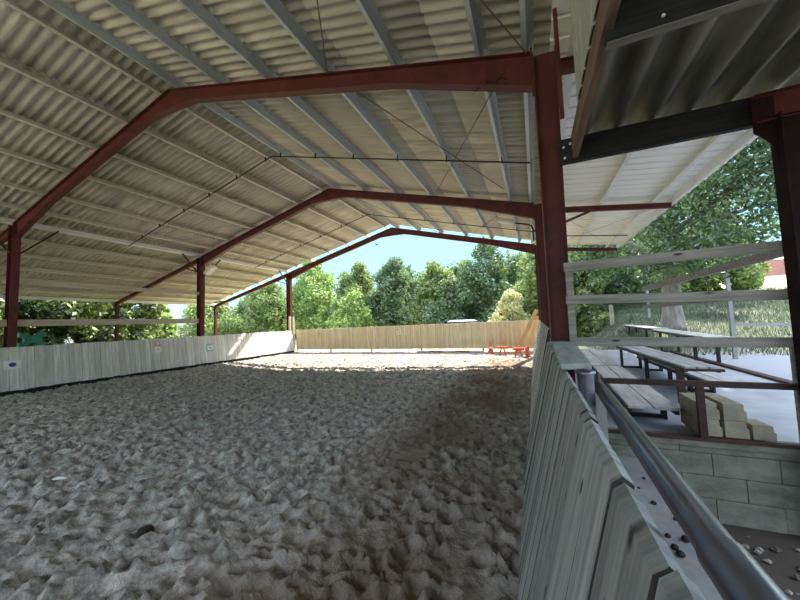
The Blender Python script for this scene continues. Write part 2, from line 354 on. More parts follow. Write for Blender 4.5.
for i, y in enumerate(YF):
    t = thing('portal_frame', names[i], 'steel frame', (XA, y, 0), 'red portal frames of the riding hall')
    r = ibeam_xz(MB(), [(XA, zr(XA), .46), (XA + .75, zr(XA + .75), .285), (-1.85, zr(-1.85), .28), (XR, ZE, .465)], y, .15).build('rafter', M['red'], t)
    if i == 0:   # faded hand-painted strokes on the web
        mk = MB()
        for pts in ([(-.16, 4.93), (-.22, 4.99), (-.30, 4.96), (-.31, 4.90), (-.24, 4.87), (-.17, 4.89)], [(-.36, 4.95), (-.41, 4.99), (-.45, 4.95), (-.42, 4.91), (-.37, 4.93), (-.35, 4.90)], [(-.50, 5.02), (-.53, 4.94), (-.57, 4.90), (-.63, 4.93)]):
            mk.tube([(x, y - .010, z) for x, z in pts], .007, 5)
        mk.build('painted_mark', M['ink'], r)
    ibeam_xz(MB(), [(XL, ZE, .50), (-12.5, zr(-12.5), .29), (XA - .75, zr(XA - .75), .285), (XA, zr(XA), .46)], y, .15).build('rafter', M['red'], t)
    ibeam_xz(MB(), [(XO, zr(XO), .19), (XL - .1, zr(XL - .1), .24)], y, .12).build('aisle_rafter', M['red'], t)
    icolumn(MB(), .165, .435, y, .17, -.3, 5.13, .165, .385).build('column', M['red'], t)
    icolumn(MB(), -14.86, -14.52, y, .18, -.3, 5.14, -14.84, -14.56).build('column', M['red'], t)
    icolumn(MB(), XO - .07, XO + .09, y, .12, -.3, zr(XO) - .02).build('outer_column', M['red'], t)
    MB().box(.435, .447, y - .1, y + .1, 4.62, 5.18).build('end_plate', M['red'], t)
    MB().box(.14, .165, y - .09, y + .09, 4.66, 5.2).build('end_plate', M['red'], t)
    mb = MB(); zb = zc
    ibeam_xz(mb, [(.445, zc(.445), .16), (3.48, zc(3.48), .13)], y, .10).build('canopy_beam', M['red'], t)
    if i == 1: MB().bar((.43, y, 4.28), (1.62, y, zc(1.62) - .14), .06, .06).build('canopy_strut', M['red'], t)
    for sy in (-1, 1):      # knee braces along the line of the left columns
        if i == 2 and sy > 0: continue
        MB().bar((-14.6, y + sy * .1, 4.25), (-14.6, y + sy * .95, 5.16), .045, .045).build('knee_brace', M['brownsteel'], t)
    MB().bar((-14.85, y, 4.45), (-15.7, y, zr(-15.7) - .22), .045, .045).build('knee_brace', M['brownsteel'], t)

# ------------------------------------------------------------------ purlins
def zpurlin(x, z, y0, y1, m, name, label, cat, group, sgn, h=PUR, slope=0):
    mb = MB(); fl = .06
    a = math.atan(slope); ca, sa = math.cos(a), math.sin(a)
    def rect(u0, u1, v0, v1):
        c = [(u0, v0), (u1, v0), (u1, v1), (u0, v1)]
        p = [(x + u * ca - v * sa, z + u * sa + v * ca) for u, v in c]
        mb.hexa([(px, y0, pz) for px, pz in p], [(px, y1, pz) for px, pz in p])
    rect(-.003, .003, 0, h); rect(-.003, fl * sgn, 0, .004) if sgn > 0 else rect(fl * sgn, .003, 0, .004)
    rect(-fl * sgn, .003, h - .004, h) if sgn > 0 else rect(-.003, -fl * sgn, h - .004, h)
    rect(fl * sgn - .002, fl * sgn + .002, 0, .02)
    return tag(mb.build(name, m), label, cat, group)
ordn = ['topmost', 'second', 'third', 'fourth', 'fifth', 'sixth', 'seventh']
for k, x in enumerate([-6.86, -5.57, -4.31, -3.01, -1.74, -.48]):
    zpurlin(x, zr(x), YB + .02, 16.6, M['galvR'], 'roof_purlin', f'grey galvanised purlin under the right roof slope, {ordn[k]} down from the ridge', 'purlin', 'purlins under the right roof slope', -1, slope=-SL)
zpurlin(.10, zr(.10), YB + .02, 16.6, M['galvR'], 'eave_purlin', 'grey purlin along the right eave directly above the red columns', 'purlin', None, -1, slope=-SL)
for k, x in enumerate([-7.47, -8.72, -10.02, -11.32, -12.68, -13.75]):
    zpurlin(x, zr(x), YB + .02, 16.6, M['galvL'], 'roof_purlin', f'beige weathered purlin under the left roof slope, {ordn[k]} down from the ridge', 'purlin', 'purlins under the left roof slope', 1, slope=SLL)
mb = MB(); mb.box(-14.80, -14.62, YB + .02, 16.6, 5.16, 5.30)
tag(mb.build('eave_beam', M['galvW'], None), 'pale grey beam running along the tops of the left-hand columns', 'beam')
for k, x in enumerate([-15.85, -17.05, -18.3, -19.5, -20.65]):
    zpurlin(x, zr(x), YB + .02, 16.6, M['galvL'], 'aisle_purlin', f'beige purlin under the lower left lean-to roof, {ordn[k]} below the left columns', 'purlin', 'purlins under the lean-to roof', 1, slope=SLL)
tag(MB().box(XO - .22, XO - .12, YB + .02, 16.6, zr(XO) - .03, zr(XO) + .12).build('eave_rail', M['galvW']), 'pale horizontal eave rail at the outer edge of the left lean-to roof', 'beam')
for k, x in enumerate([.62, 1.9, 3.08]):
    zpurlin(x, zc(x), YB + .02, 16.5, M['gutter'], 'canopy_purlin', ['pale purlin under the white canopy next to the red columns', 'pale purlin along the middle of the white canopy underside', 'pale purlin under the white canopy nearest the gutter'][k], 'purlin', 'purlins under the white canopy', -1, slope=-.125)
# gutter along the canopy edge
g = thing('roof_gutter', 'long pale half-round gutter along the outer edge of the white canopy', 'gutter', (3.58, 7, zc(3.58)))
mb = MB(); n = 8; vs = []
for y in (-2.6, 16.5):
    for j in range(n + 1): a = math.pi + math.pi * j / n; vs.append((3.60 + .075 * math.cos(a), y, zc(3.6) + .12 + .075 * math.sin(a)))
mb.add(vs, [(j, j + 1, n + 2 + j, n + 1 + j) for j in range(n)], True)
o = mb.build('trough', M['gutter'], g); s = o.modifiers.new('t', 'SOLIDIFY'); s.thickness = .004
MB().box(3.48, 3.50, -2.6, 16.5, zc(3.5) - .02, zc(3.5) + .15).build('fascia', M['gutter'], g)
for k in range(24):
    y = -2.2 + k * .8
    MB().tube([(3.60 + .082 * math.cos(a), y, zc(3.6) + .12 + .082 * math.sin(a)) for a in [math.pi * (1 + j / 8) for j in range(9)]], .008, 5).build('bracket', M['galvL'], g)

# ------------------------------------------------------------------ sag bars, bracing rods, light fittings
def sagbar(name, label, y, x0, x1, group):
    t = thing(name, label, 'bar', (XA, y, 0), group); mb = MB()
    pts = [(x0, y, zr(x0) - .10)] + ([(XA, y, ZA - .10)] if x0 < XA < x1 else []) + [(x1, y, zr(x1) - .10)]
    mb.tube(pts, .018, 6); mb.build('rod', M['black'], t)
    for x in [-15.85, -13.75, -12.68, -11.32, -10.02, -8.72, -7.47, -6.86, -5.57, -4.31, -3.01, -1.74, -.48]:
        if x0 <= x <= x1: MB().box(x - .012, x + .012, y - .02, y + .02, zr(x) - .13, zr(x) + .03).build('hanger', M['black'], t)
sagbar('sag_bar', 'thin dark sag bar crossing under both roof slopes in the nearer bay', 7.35, -14.6, .1, 'dark sag bars under the roof')
sagbar('sag_bar', 'thin dark sag bar crossing under both roof slopes in the farther bay', 13.5, -14.6, .1, 'dark sag bars under the roof')
for x in (-15.85, -17.05, -18.3, -19.5):
    pass
rods = [((-1.75, 2.2), (-2.98, 4.3), 'rusty bracing rod at the top, running to the nearest frame near its middle'),
        ((-.95, 2.3), (.10, 4.3), 'rusty bracing rod running into the top of the nearest right column'),
        ((-2.85, 4.5), (-.6, 9.2), 'rusty bracing rod starting left, one of the crossed pair behind the nearest rafter'),
        ((-.26, 4.7), (-2.6, 9.6), 'rusty bracing rod starting right, one of the crossed pair behind the nearest rafter'),
        ((-6.9, 10.5), (-4.3, 16.2), 'rusty bracing rod descending from the ridge in the far bay'),
        ((-.4, 10.5), (-2.9, 16.2), 'rusty bracing rod starting beside the middle right column in the far bay')]
for a, b, l in rods:
    mb = MB(); mb.tube([(a[0], a[1], zr(a[0]) - .03), (b[0], b[1], zr(b[0]) - .03)], .010, 6)
    tag(mb.build('bracing_rod', M['rust']), l, 'rod', 'rusty roof bracing rods')
for a, b, l in [((.7, 10.5), (3.3, 16.2), 'thin bracing rod rising left to right under the far half of the white canopy'), ((3.3, 10.5), (.7, 16.2), 'thin bracing rod falling left to right under the far half of the white canopy')]:
    tag(MB().tube([(a[0], a[1], zc(a[0]) - .02), (b[0], b[1], zc(b[0]) - .02)], .01, 6).build('bracing_rod', M['galvL']), l, 'rod', 'canopy bracing rods')
tag(MB().tube([(.45, 13.5, zc(.45) - .12), (3.2, 13.5, zc(3.2) - .12)], .02, 6).build('sag_bar', M['black']), 'short dark bar crossing under the far half of the white canopy', 'bar')

t = thing('floodlight', 'floodlight on a bent pipe arm fixed to the middle right column', 'lamp', (.16, 10.25, 4.1))
MB().tube([(.13, 10.25, 4.02), (.10, 10.25, 4.02), (.10, 10.25, 4.36), (.06, 10.25, 4.46), (-.02, 10.25, 4.51), (-.42, 10.25, 4.62)], .022, 8).build('arm', M['black'], t)
MB().box(.09, .165, 10.22, 10.28, 4.27, 4.31).build('bracket', M['black'], t)
mb = MB(); mb.hexa([(-.92, 10.1, 4.74), (-.92, 10.4, 4.74), (-.92, 10.38, 4.86), (-.92, 10.12, 4.86)], [(-.40, 10.06, 4.56), (-.40, 10.44, 4.56), (-.40, 10.42, 4.68), (-.40, 10.08, 4.68)])
hd = mb.build('lamp_head', M['lamp'], t, .02)
MB().bar((-.86, 10.25, 4.722), (-.46, 10.25, 4.585), .24, .012).build('lamp_glass', M['galvW'], hd)
t = thing('floodlight', 'cream floodlight angled on a short bracket at the middle left column', 'lamp', (-14.5, 10.3, 4.3))
MB().tube([(-14.5, 10.28, 4.12), (-14.35, 10.28, 4.28), (-13.72, 10.28, 4.72)], .03, 8).build('arm', M['black'], t)
hd = MB().bar((-14.15, 10.28, 4.30), (-13.62, 10.28, 4.62), .34, .12).build('lamp_head', M['signy'], t, .02)
MB().bar((-14.10, 10.28, 4.245), (-13.63, 10.28, 4.53), .26, .01).build('lamp_glass', M['galvW'], hd)

# ------------------------------------------------------------------ board walls
def planks(mb, p, q, z0, z1, lean, thick, wmin, wmax, r, gap=.006, top=True, ragged=.01):
    """vertical boards from p to q (plan points); lean = outward push of the top along nrm"""
    p = Vector((*p, 0)); q = Vector((*q, 0)); d = q - p; Ln = d.length; d.normalize(); nrm = Vector((d.y, -d.x, 0))
    s = 0
    while s < Ln - .02:
        w = min(r.uniform(wmin, wmax), Ln - s)
        a = p + d * (s + gap / 2); b = p + d * (s + w - gap / 2); j = r.uniform(-.003, .003)
        zt = (z1(s) if callable(z1) else z1) + r.uniform(-ragged, ragged); zb = (z0(s) if callable(z0) else z0) + r.uniform(-ragged, ragged); s += w
        c = min(.018, thick * .4); prof = [(0, 0), (1, 0), (1, .0), (0, .0)]
        pr = [(-thick / 2, 0, 0), (thick / 2, 0, 0), (thick / 2, 1, -c), (thick / 2 - c, 1, -c * .25), (0, 1, 0), (-thick / 2 + c, 1, -c * .25), (-thick / 2, 1, -c)]
        n = len(pr); vs = []
        for e in (a, b):
            for (o, t, dz) in pr: vs.append(e + nrm * (o + j + lean * t) + Vector((0, 0, (zb if t == 0 else zt) + dz)))
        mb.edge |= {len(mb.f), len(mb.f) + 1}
        mb.add(vs, [tuple(range(n)), tuple(range(2 * n - 1, n - 1, -1))] + [(i, n + i, n + (i + 1) % n, (i + 1) % n) for i in range(n)])
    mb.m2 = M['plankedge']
    return mb
# left kicking boards (inner face towards the arena)
t = thing('kickboard_wall', 'long pale board wall along the far left side of the sand arena', 'board wall', (-14.2, 6, 0))
segs = [-3.3, 1.4, 5.6, 9.9, 13.4, 15.95]
for a, b in zip(segs, segs[1:]):
    mb = planks(MB(), (-13.95, a), (-13.95, b), .14, lambda s: 1.38, -.18, .03, .15, .21, rnd, gap=.005)
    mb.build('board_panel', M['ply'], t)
for y in segs[1:]:
    MB().hexa([(-14.09, y - .06, -.1), (-13.98, y - .06, -.1), (-13.98, y + .06, -.1), (-14.09, y + .06, -.1)], [(-14.28, y - .06, 1.25), (-14.17, y - .06, 1.25), (-14.17, y + .06, 1.25), (-14.28, y + .06, 1.25)]).build('post', M['plank'], t)
MB().box(-14.06, -14.0, -3.3, 15.95, -.15, .15).build('gap_shade_strip', M['blackwood'], t)  # dark strip standing in for the shade in the gap below the boards
for z, x in ((.35, -14.03), (1.15, -14.13)): MB().box(x - .06, x - .01, -3.3, 15.95, z, z + .1).build('back_rail', M['plank'], t)
# far fence
A0, A1 = Vector((-14.05, 16.30)), Vector((.30, 17.25)); dF = (A1 - A0).normalized()
t = thing('board_fence', 'yellowish vertical board fence across the far end of the arena', 'fence', (A0.x, A0.y, 0))
cuts = [0, .17, .36, .57, .80, 1.0]
ztop = lambda u: 1.40 + .17 * u
for a, b in zip(cuts, cuts[1:]):
    pa = A0 + (A1 - A0) * a; pb = A0 + (A1 - A0) * b; L = (pb - pa).length
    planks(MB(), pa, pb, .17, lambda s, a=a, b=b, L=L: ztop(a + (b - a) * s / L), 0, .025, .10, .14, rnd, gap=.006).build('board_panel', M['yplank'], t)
for a in cuts:
    p_ = A0 + (A1 - A0) * a; nn = Vector((-dF.y, dF.x)) * .07
    MB().box(p_.x + nn.x - .05, p_.x + nn.x + .05, p_.y + nn.y - .05, p_.y + nn.y + .05, -.2, ztop(a) + .03).build('post', M['ytimber'], t)
for z in (.45, 1.15):
    MB().bar((A0.x - .0, A0.y + .045, z), (A1.x, A1.y + .045, z), .05, .09).build('back_rail', M['ytimber'], t)
# near kicking boards on the right
t = thing('kickboard_wall', 'grey leaning board wall right under the viewpoint, alongside the pipe handrail', 'board wall', (0, 2, 0))
for a, b in ((-2.6, -.4), (-.4, 2.3), (2.3, 4.86)):
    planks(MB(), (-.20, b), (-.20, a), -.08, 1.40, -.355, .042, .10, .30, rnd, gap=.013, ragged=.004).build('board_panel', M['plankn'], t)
    mb = MB(); mb.hexa([(-.168, a, -.05), (-.150, a, -.05), (-.150, b, -.05), (-.168, b, -.05)], [(.135, a, 1.20), (.153, a, 1.20), (.153, b, 1.20), (.135, b, 1.20)]); mb.build('seam_shade_backing', M['barge'], t)  # dark sheet added behind the planks so their seams look shaded
for y in (-1.5, .2, 1.9, 3.4, 4.7):
    MB().hexa([(-.14, y - .05, -.1), (-.05, y - .05, -.1), (-.05, y + .05, -.1), (-.14, y + .05, -.1)], [(.16, y - .05, 1.2), (.25, y - .05, 1.2), (.25, y + .05, 1.2), (.16, y + .05, 1.2)]).build('post', M['plank'], t)
t = thing('kickboard_wall', 'pale higher board wall continuing past the nearest right column to the far corner', 'board wall', (0, 10, 0))
for a, b in ((4.95, 8.8), (8.8, 12.6), (12.6, 16.9)):
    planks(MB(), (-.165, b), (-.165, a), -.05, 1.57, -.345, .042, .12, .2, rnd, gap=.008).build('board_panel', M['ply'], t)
for y in (6, 9, 12.5, 16):
    MB().hexa([(-.10, y - .05, -.1), (-.01, y - .05, -.1), (-.01, y + .05, -.1), (-.10, y + .05, -.1)], [(.16, y - .05, 1.3), (.25, y - .05, 1.3), (.25, y + .05, 1.3), (.16, y + .05, 1.3)]).build('post', M['plank'], t)
# corner timbers beside the far left column, leaning planks by the far right column
t = thing('corner_post', 'pair of weathered timber boards strapped round the foot of the far left column', 'post', (-14.1, 16.2, 0))
MB().box(-14.46, -14.37, 16.0, 16.14, -.1, 2.3).build('timber', M['railY'], t)
MB().box(-14.20, -14.06, 16.0, 16.12, -.1, 2.25).build('timber', M['railY'], t)
for p, q, w, l in [((-.92, 16.05, .05), (.10, 16.22, 2.05), .17, 'wide yellow timber plank leaning against the far right column, front one'),
                   ((-.45, 16.45, .05), (.13, 16.5, 1.75), .12, 'narrow yellow timber plank leaning behind the wide one at the far right')]:
    tag(MB().bar(p, q, w, .04, (0, 1, 0)).build('leaning_plank', M['ytimber']), l, 'plank', 'planks leaning in the far right corner')

# ------------------------------------------------------------------ side rails between the left columns
for (y0, y1, z0, z1, l) in [(4.47, 10.29, 2.10, 2.09, 'weathered timber rail just above the left board wall, from nearest to middle column'),
                            (4.47, 10.29, 3.36, 3.40, 'upper timber rail high between the nearest and middle left columns'),
                            (-2.6, 4.29, 2.10, 2.10, 'weathered timber rail at the left edge, in front of the nearest left column')]:
    tag(MB().bar((-14.69, y0, z0), (-14.69, y1, z1), .06, .21 if z0 < 3 else .14).build('side_rail', M['railY']), l, 'rail', 'timber rails between the left columns')

# ------------------------------------------------------------------ signs and letters
def on_left(y, z): return -13.95 - .18 * (z - .10) / 1.28 + .018     # surface of the left board wall
def plate(mb, y0, y1, z0, z1, off=.0, th=.008):
    mb.hexa([(on_left(y, z0) + off, y, z) if False else (on_left(y, z) + off, y, z) for y, z in ((y0, z0), (y1, z0), (y1, z1), (y0, z1))],
            [(on_left(y, z) + off + th, y, z) for y, z in ((y0, z0), (y1, z0), (y1, z1), (y0, z1))]); return mb
def disc(mb, y, z, ry, rz, off, th=.006, n=16):
    a = [(on_left(0, z + rz * math.sin(2 * math.pi * j / n)) + off, y + ry * math.cos(2 * math.pi * j / n), z + rz * math.sin(2 * math.pi * j / n)) for j in range(n)]
    mb.add(a + [(x + th, yy, zz) for x, yy, zz in a], [tuple(range(n)), tuple(range(2 * n - 1, n - 1, -1))] + [(i, n + i, n + (i + 1) % n, (i + 1) % n) for i in range(n)]); return mb
t = thing('arena_sign', 'blank cream double plate at the top of the left board wall beside the nearest column', 'sign', (-14.1, 4.2, 1.2))
plate(MB(), 4.10, 4.215, 1.13, 1.32).build('plate', M['signy'], t); plate(MB(), 4.23, 4.345, 1.13, 1.32).build('plate', M['signy'], t)
t = thing('arena_sign', 'white rectangular sign with a dark blue oval emblem on the left board wall', 'sign', (-14.1, 4.2, .9))
pl = plate(MB(), 4.08, 4.42, .76, 1.0).build('plate', M['signw'], t); disc(MB(), 4.25, .88, .075, .065, .008).build('emblem', M['blue'], pl)
t = thing('arena_sign', 'white sign with a red ring letter near the middle of the left board wall', 'sign', (-14.1, 8.1, 1.1))
pl = plate(MB(), 8.02, 8.28, .84, 1.04).build('plate', M['signw'], t); plate(MB(), 8.11, 8.20, .925, .965, .008, .004).build('print', M['green'], pl)
mb = MB(); pts = [(8.15 + .10 * math.cos(a), 1.19 + .095 * math.sin(a)) for a in [math.radians(50 + 280 * j / 14) for j in range(15)]]
for (a, b), (c, d) in zip(pts, pts[1:]): mb.bar((on_left(a, b) + .006, a, b), (on_left(c, d) + .006, c, d), .012, .045, (1, 0, 0)) if False else mb.tube([(on_left(a, b) + .004, a, b), (on_left(c, d) + .004, c, d)], .02, 6)
mb.build('letter', M['redp'], t)
t = thing('arena_sign', 'small green framed white sign with a dark dot on the left board wall', 'sign', (-14.1, 10.3, .85))
pl = plate(MB(), 10.18, 10.48, .66, 1.0).build('plate', M['green'], t); plate(MB(), 10.24, 10.48, .72, .92, .008, .004).build('print', M['signw'], pl); disc(MB(), 10.37, .82, .035, .04, .012, .005).build('emblem', M['blue'], pl)
def strokes(name, label, P, segs, r, m):
    mb = MB()
    for s in segs: mb.tube([P(u, v) for u, v in s], r, 6)
    return tag(mb.build(name, m), label, 'letter')
strokes('arena_letter', 'pale painted H near the far end of the left board wall', lambda u, v: (on_left(0, 1.0 + v) + .004, 11.95 + u, 1.0 + v), [[(0, 0), (0, .26)], [(.2, 0), (.2, .26)], [(0, .13), (.2, .13)]], .022, M['paint'])
xb = A0 + (A1 - A0) * ((-7.22 - A0.x) / (A1.x - A0.x))
strokes('arena_letter', 'pale painted B on the yellowish far fence', lambda u, v: (xb.x + u, xb.y - .024, 1.0 + v), [[(0, 0), (0, .32), (.14, .32), (.16, .25), (.14, .18), (0, .18)], [(.14, .18), (.2, .12), (.2, .05), (.14, 0), (0, 0)]], .026, M['paint'])

# green jump blocks behind the left board wall
def hblock(m, z):
    mb = MB(); prof = [(-.31, 0), (-.13, 0), (-.06, .11), (.06, .11), (.13, 0), (.31, 0), (.31, .13), (.20, .17), (.20, .29), (.31, .33), (.31, .46), (.13, .46), (.06, .36), (-.06, .36), (-.13, .46), (-.31, .46), (-.31, .33), (-.20, .29), (-.20, .17), (-.31, .13)]
    mb.extrude([(y, zz) for y, zz in prof], 'x', -.08, .08); return mb
b0 = hblock(None, 0).build('jump_block', M['gblock'], None, .012)
for k in range(4):
    o = b0 if k == 0 else b0.copy()
    if k: COL.objects.link(o)
    o.location = (-15.25, 5.02, -.06 + .465 * k)
    tag(o, ['bottom green plastic jump block of the stack hidden behind the left board wall', 'second green plastic jump block up, behind the left board wall', 'third green plastic jump block up, behind the left board wall', 'topmost green plastic jump block showing above the left board wall beside the nearest column'][k], 'jump block', 'green jump blocks behind the left wall')

# orange jump gear by the far fence
t = thing('traffic_cone', 'orange cone standing by the far fence, farthest left of the orange gear', 'cone', (-2.1, 16.35, 0))
MB().box(-2.25, -1.95, 16.2, 16.5, .02, .06).build('base', M['orange'], t); MB().lathe((-2.1, 16.35, .06), [(.13, 0), (.12, .08), (.085, .20), (.05, .42), (.03, .48), (0, .48)]).build('body', M['orange'], t)
MB().lathe((-2.1, 16.35, .06), [(.104, .16), (.074, .28)]).build('stripe', M['signw'], t)
def cavaletto(x, y, lab):
    t = thing('jump_cup_stand', lab, 'jump stand', (x, y, 0), 'low orange jump stands')
    MB().bar((x - .24, y, .34), (x + .24, y, .34), .12, .10).build('top', M['orange'], t)
    for s in (-1, 1): MB().bar((x + s * .05, y, .30), (x + s * .15, y, 0), .1, .06).build('leg', M['orange'], t)
cavaletto(-1.48, 15.75, 'low orange jump stand right of the orange cone, by the far fence')
cavaletto(-.74, 15.0, 'low orange jump stand in front of the leaning planks')
o = MB().box(-.47, -.30, 14.85, 15.05, -.02, .44).build('jump_block', M['orange'], None, .02); tag(o, 'upright orange plastic block against the far end of the right board wall', 'jump block')
t = thing('jump_pole', 'white and red ground pole lying along the foot of the far fence', 'pole', (-4.2, 16.5, .05))
yp = lambda x: A0.y + (x - A0.x) / (A1.x - A0.x) * (A1.y - A0.y) - .35
for k in range(5):
    xa = -6.0 + k * .7; MB().tube([(xa, yp(xa), .06), (xa + .7, yp(xa + .7), .06)], .05, 10).build('band', M['signw'] if k % 2 == 0 else M['redp'], t)

# ------------------------------------------------------------------ pipe handrail, cap board, ledge
t = thing('pipe_handrail', 'thick galvanised pipe handrail in the lower right corner', 'handrail', (.38, 1, .22))
MB().tube([(.412, 2.95, 1.215), (.345, .92, 1.215)], .041, 20).build('pipe', M['pipe'], t)
MB().tube([(.345, .93, 1.215), (.335, .4, 1.215), (.30, -2.4, 1.215)], .047, 20).build('sleeve_pipe', M['pipe'], t)
MB().tube([(.268, 2.30, .22), (.268, 2.30, 1.385)], .046, 18).build('end_post', M['pipe'], t)
MB().lathe((.268, 2.30, 1.385), [(.058, 0), (.058, .012), (.04, .024), (0, .03)], 18).build('post_cap', M['pipe'], t)
MB().box(.30, .42, 2.72, 2.80, 1.19, 1.25).build('clamp', M['brownsteel'], t)
MB().tube([(.40, 2.74, 1.22), (.40, 2.74, 1.315)], .014, 8).build('bolt', M['rust'], t)
MB().box(.385, .475, 2.98, 3.07, .22, 1.175).build('timber_post', M['plank'], t)
MB().box(.28, .36, -1.6, -1.52, .22, 1.17).build('timber_post', M['plank'], t)
mb = MB(); mb.hexa([(.135, 2.30, 1.40), (.315, 2.36, 1.40), (.40, 4.26, 1.40), (.17, 4.86, 1.40)], [(.135, 2.30, 1.44), (.315, 2.36, 1.44), (.40, 4.26, 1.44), (.17, 4.86, 1.44)])
tag(mb.build('cap_board', M['cap'], None, .006), 'mossy grey plank lying flat on the board wall in front of the nearest right column', 'plank')
tag(MB().box(.05, .93, -2.6, 4.17, -.32, .22).build('concrete_ledge', M['ledge']), 'grey concrete strip between the grey board wall and the pipe handrail', 'ledge')
for k, (x, y, r_) in enumerate([(.839, 3.654, .014), (.79, 3.212, .019), (.868, 3.022, .016), (.747, 2.782, .019), (.841, 2.774, .027), (.746, 2.66, .024), (.756, 2.599, .025), (.75, 3.45, .012)]):
    mb = MB(); n = 8; prof = [(0, -.6), (.7, -.5), (1, .0), (.75, .5), (.3, .75), (0, .8)]
    mb.lathe((x, y, .22 + r_ * .5), [(a * r_ * rnd.uniform(.85, 1.15), b * r_) for a, b in prof], n)
    tag(mb.build('dark_clod', M['dark']), 'small dark clod of dirt lying on the grey concrete strip', 'clod', 'dirt clods on the concrete strip')
# pale scrap and dark lump on the sand
mb = MB(); mb.add([(-5.30, 1.95, .05), (-5.27, 1.99, .065), (-5.18, 2.0, .075), (-5.10, 2.01, .065), (-5.16, 1.97, .06), (-5.24, 1.94, .055)], [(0, 1, 2), (0, 2, 5), (2, 3, 4), (2, 4, 5)])
o = mb.build('paper_scrap', M['paint']); s = o.modifiers.new('t', 'SOLIDIFY'); s.thickness = .004; tag(MB().lathe((-3.186, 1.765, .0), [(.055, -.01), (.07, .02), (.05, .055), (0, .065)], 9).build('dark_clod', M['dark']), 'dark lump lying on the open sand at lower left', 'clod'); tag(o, 'small white scrap lying on the sand at the left', 'scrap')

# ------------------------------------------------------------------ terrace on the right
t = thing('block_wall', 'grey concrete block retaining wall below the timber guard rails', 'wall', (1.5, 4.2, -.3))
mb = MB(); rows = [(-.32, -.10), (-.095, .115), (.12, .33), (.335, .40)]
for i, (z0, z1) in enumerate(rows):
    x = .55 - (.25 if i % 2 else 0)
    while x < 4.1:
        w = .49 if i < 3 else .98; j = rnd.uniform(-.004, .004); mb.box(max(.55, x), min(4.1, x + w - .004), 4.165 + j, 4.36, z0, z1); x += w
mb.build('blockwork', M['block'], t, .004)
MB().box(.55, 4.1, 4.15, 4.36, .40, .455).build('coping', M['block'], t)
struct(MB().box(.60, 3.86, 4.36, 13.5, -.2, .455).build('floor_terrace', M['conc']))
tag(MB().hexa([(3.80, 4.4, .40), (3.95, 4.4, .40), (3.95, 4.4, .50), (3.80, 4.4, .50)], [(3.86, 12.5, .40), (4.01, 12.5, .40), (4.01, 12.5, .50), (3.86, 12.5, .50)]).build('kerb_beam', M['brownsteel']), 'dark low kerb beam crossing the paved ground behind the guard rails', 'kerb')
t = thing('steel_barrier', 'low rusty brown steel rail on top of the block wall', 'railing', (1.5, 4.2, .46))
MB().box(.66, 2.5, 4.15, 4.20, .985, 1.04).build('rail', M['brownsteel'], t)
MB().box(.60, 2.5, 4.14, 4.20, .456, .485).build('base_angle', M['brownsteel'], t)
MB().box(1.455, 1.515, 4.155, 4.20, .485, .985).build('post', M['brownsteel'], t)
t = thing('timber_guard_rail', 'three weathered timber rails between the nearest right column and the dark post', 'railing', (.4, 4.2, 1.4))
MB().bar((.345, 4.185, 2.307), (2.245, 4.185, 2.332), .045, .105).build('rail', M['rail'], t, .004)
MB().bar((.345, 4.185, 1.925), (2.245, 4.185, 1.868), .045, .10).build('rail', M['rail'], t, .004)
MB().bar((.355, 4.185, 1.443), (2.245, 4.185, 1.420), .045, .095).build('rail', M['rail'], t, .004)
MB().box(2.205, 2.245, 4.21, 4.25, .47, 1.41).build('post', M['rail'], t)
MB().box(.362, .436, 4.21, 4.255, 1.38, 2.34).build('post', M['rail'], t)
# benches and tables
def bench(name, label, x0, x1, xf0, xf1, y0, y1, top, n, group, cat='bench', leg_ys=(), th=.035):
    t = thing(name, label, cat, ((x0 + x1) / 2, (y0 + y1) / 2, .455), group)
    for k in range(n):
        a, b = k / n, (k + 1) / n; g = .008
        A = [(x0 + (x1 - x0) * a + g, y0), (x0 + (x1 - x0) * b - g, y0)]; B = [(xf0 + (xf1 - xf0) * a + g, y1), (xf0 + (xf1 - xf0) * b - g, y1)]
        MB().hexa([(A[0][0], y0, top - th), (A[1][0], y0, top - th), (A[1][0], y0, top), (A[0][0], y0, top)], [(B[0][0], y1, top - th), (B[1][0], y1, top - th), (B[1][0], y1, top), (B[0][0], y1, top)]).build('board', M['bench'], t, .005)
    for y in leg_ys:
        u = (y - y0) / (y1 - y0); a = x0 + (xf0 - x0) * u + .04; b = x1 + (xf1 - x1) * u - .04
        fr = MB().bar((a, y, top - th - .02), (b, y, top - th - .02), .04, .04).bar((a, y, .48), (b, y, .48), .04, .04).build('leg_frame', M['black'], t)
        for xx in (a, b):
            for dy in (-.05, .05): MB().box(xx - .016, xx + .016, y + dy - .016, y + dy + .016, .456, top - th).build('leg', M['black'], fr)
    for s in (0, 1):
        xx0 = (x0 if s == 0 else x1 - .05); xx1 = (xf0 if s == 0 else xf1 - .05)
        MB().bar((xx0 + .025, y0 + .03, top - th - .025), (xx1 + .025, y1 - .03, top - th - .025), .04, .05).build('side_rail', M['black'], t)
    return t
bench('plank_bench', 'low two-board bench end-on behind the block wall, next to the pipe handrail', .915, 1.40, 1.03, 1.53, 4.42, 7.6, .70, 2, 'low two-board benches', leg_ys=(4.9, 7.2))
bench('plank_bench', 'low two-board bench continuing behind the first one towards the trees', 1.03, 1.53, 1.17, 1.66, 7.7, 11.2, .70, 2, 'low two-board benches', leg_ys=(8.2, 10.8))
bench('plank_table', 'three-board table with black steel legs in the middle of the terrace', 1.87, 2.275, 1.80, 2.24, 5.66, 9.3, .98, 3, None, 'table', leg_ys=(7.37, 9.1), th=.03)
MB().box(1.80, 1.88, 5.70, 5.76, .456, .93).build('leg', M['brownsteel'], bpy.data.objects['plank_table'])
MB().box(1.86, 2.30, 5.655, 5.69, .915, .95).build('end_bar', M['brownsteel'], bpy.data.objects['plank_table'])
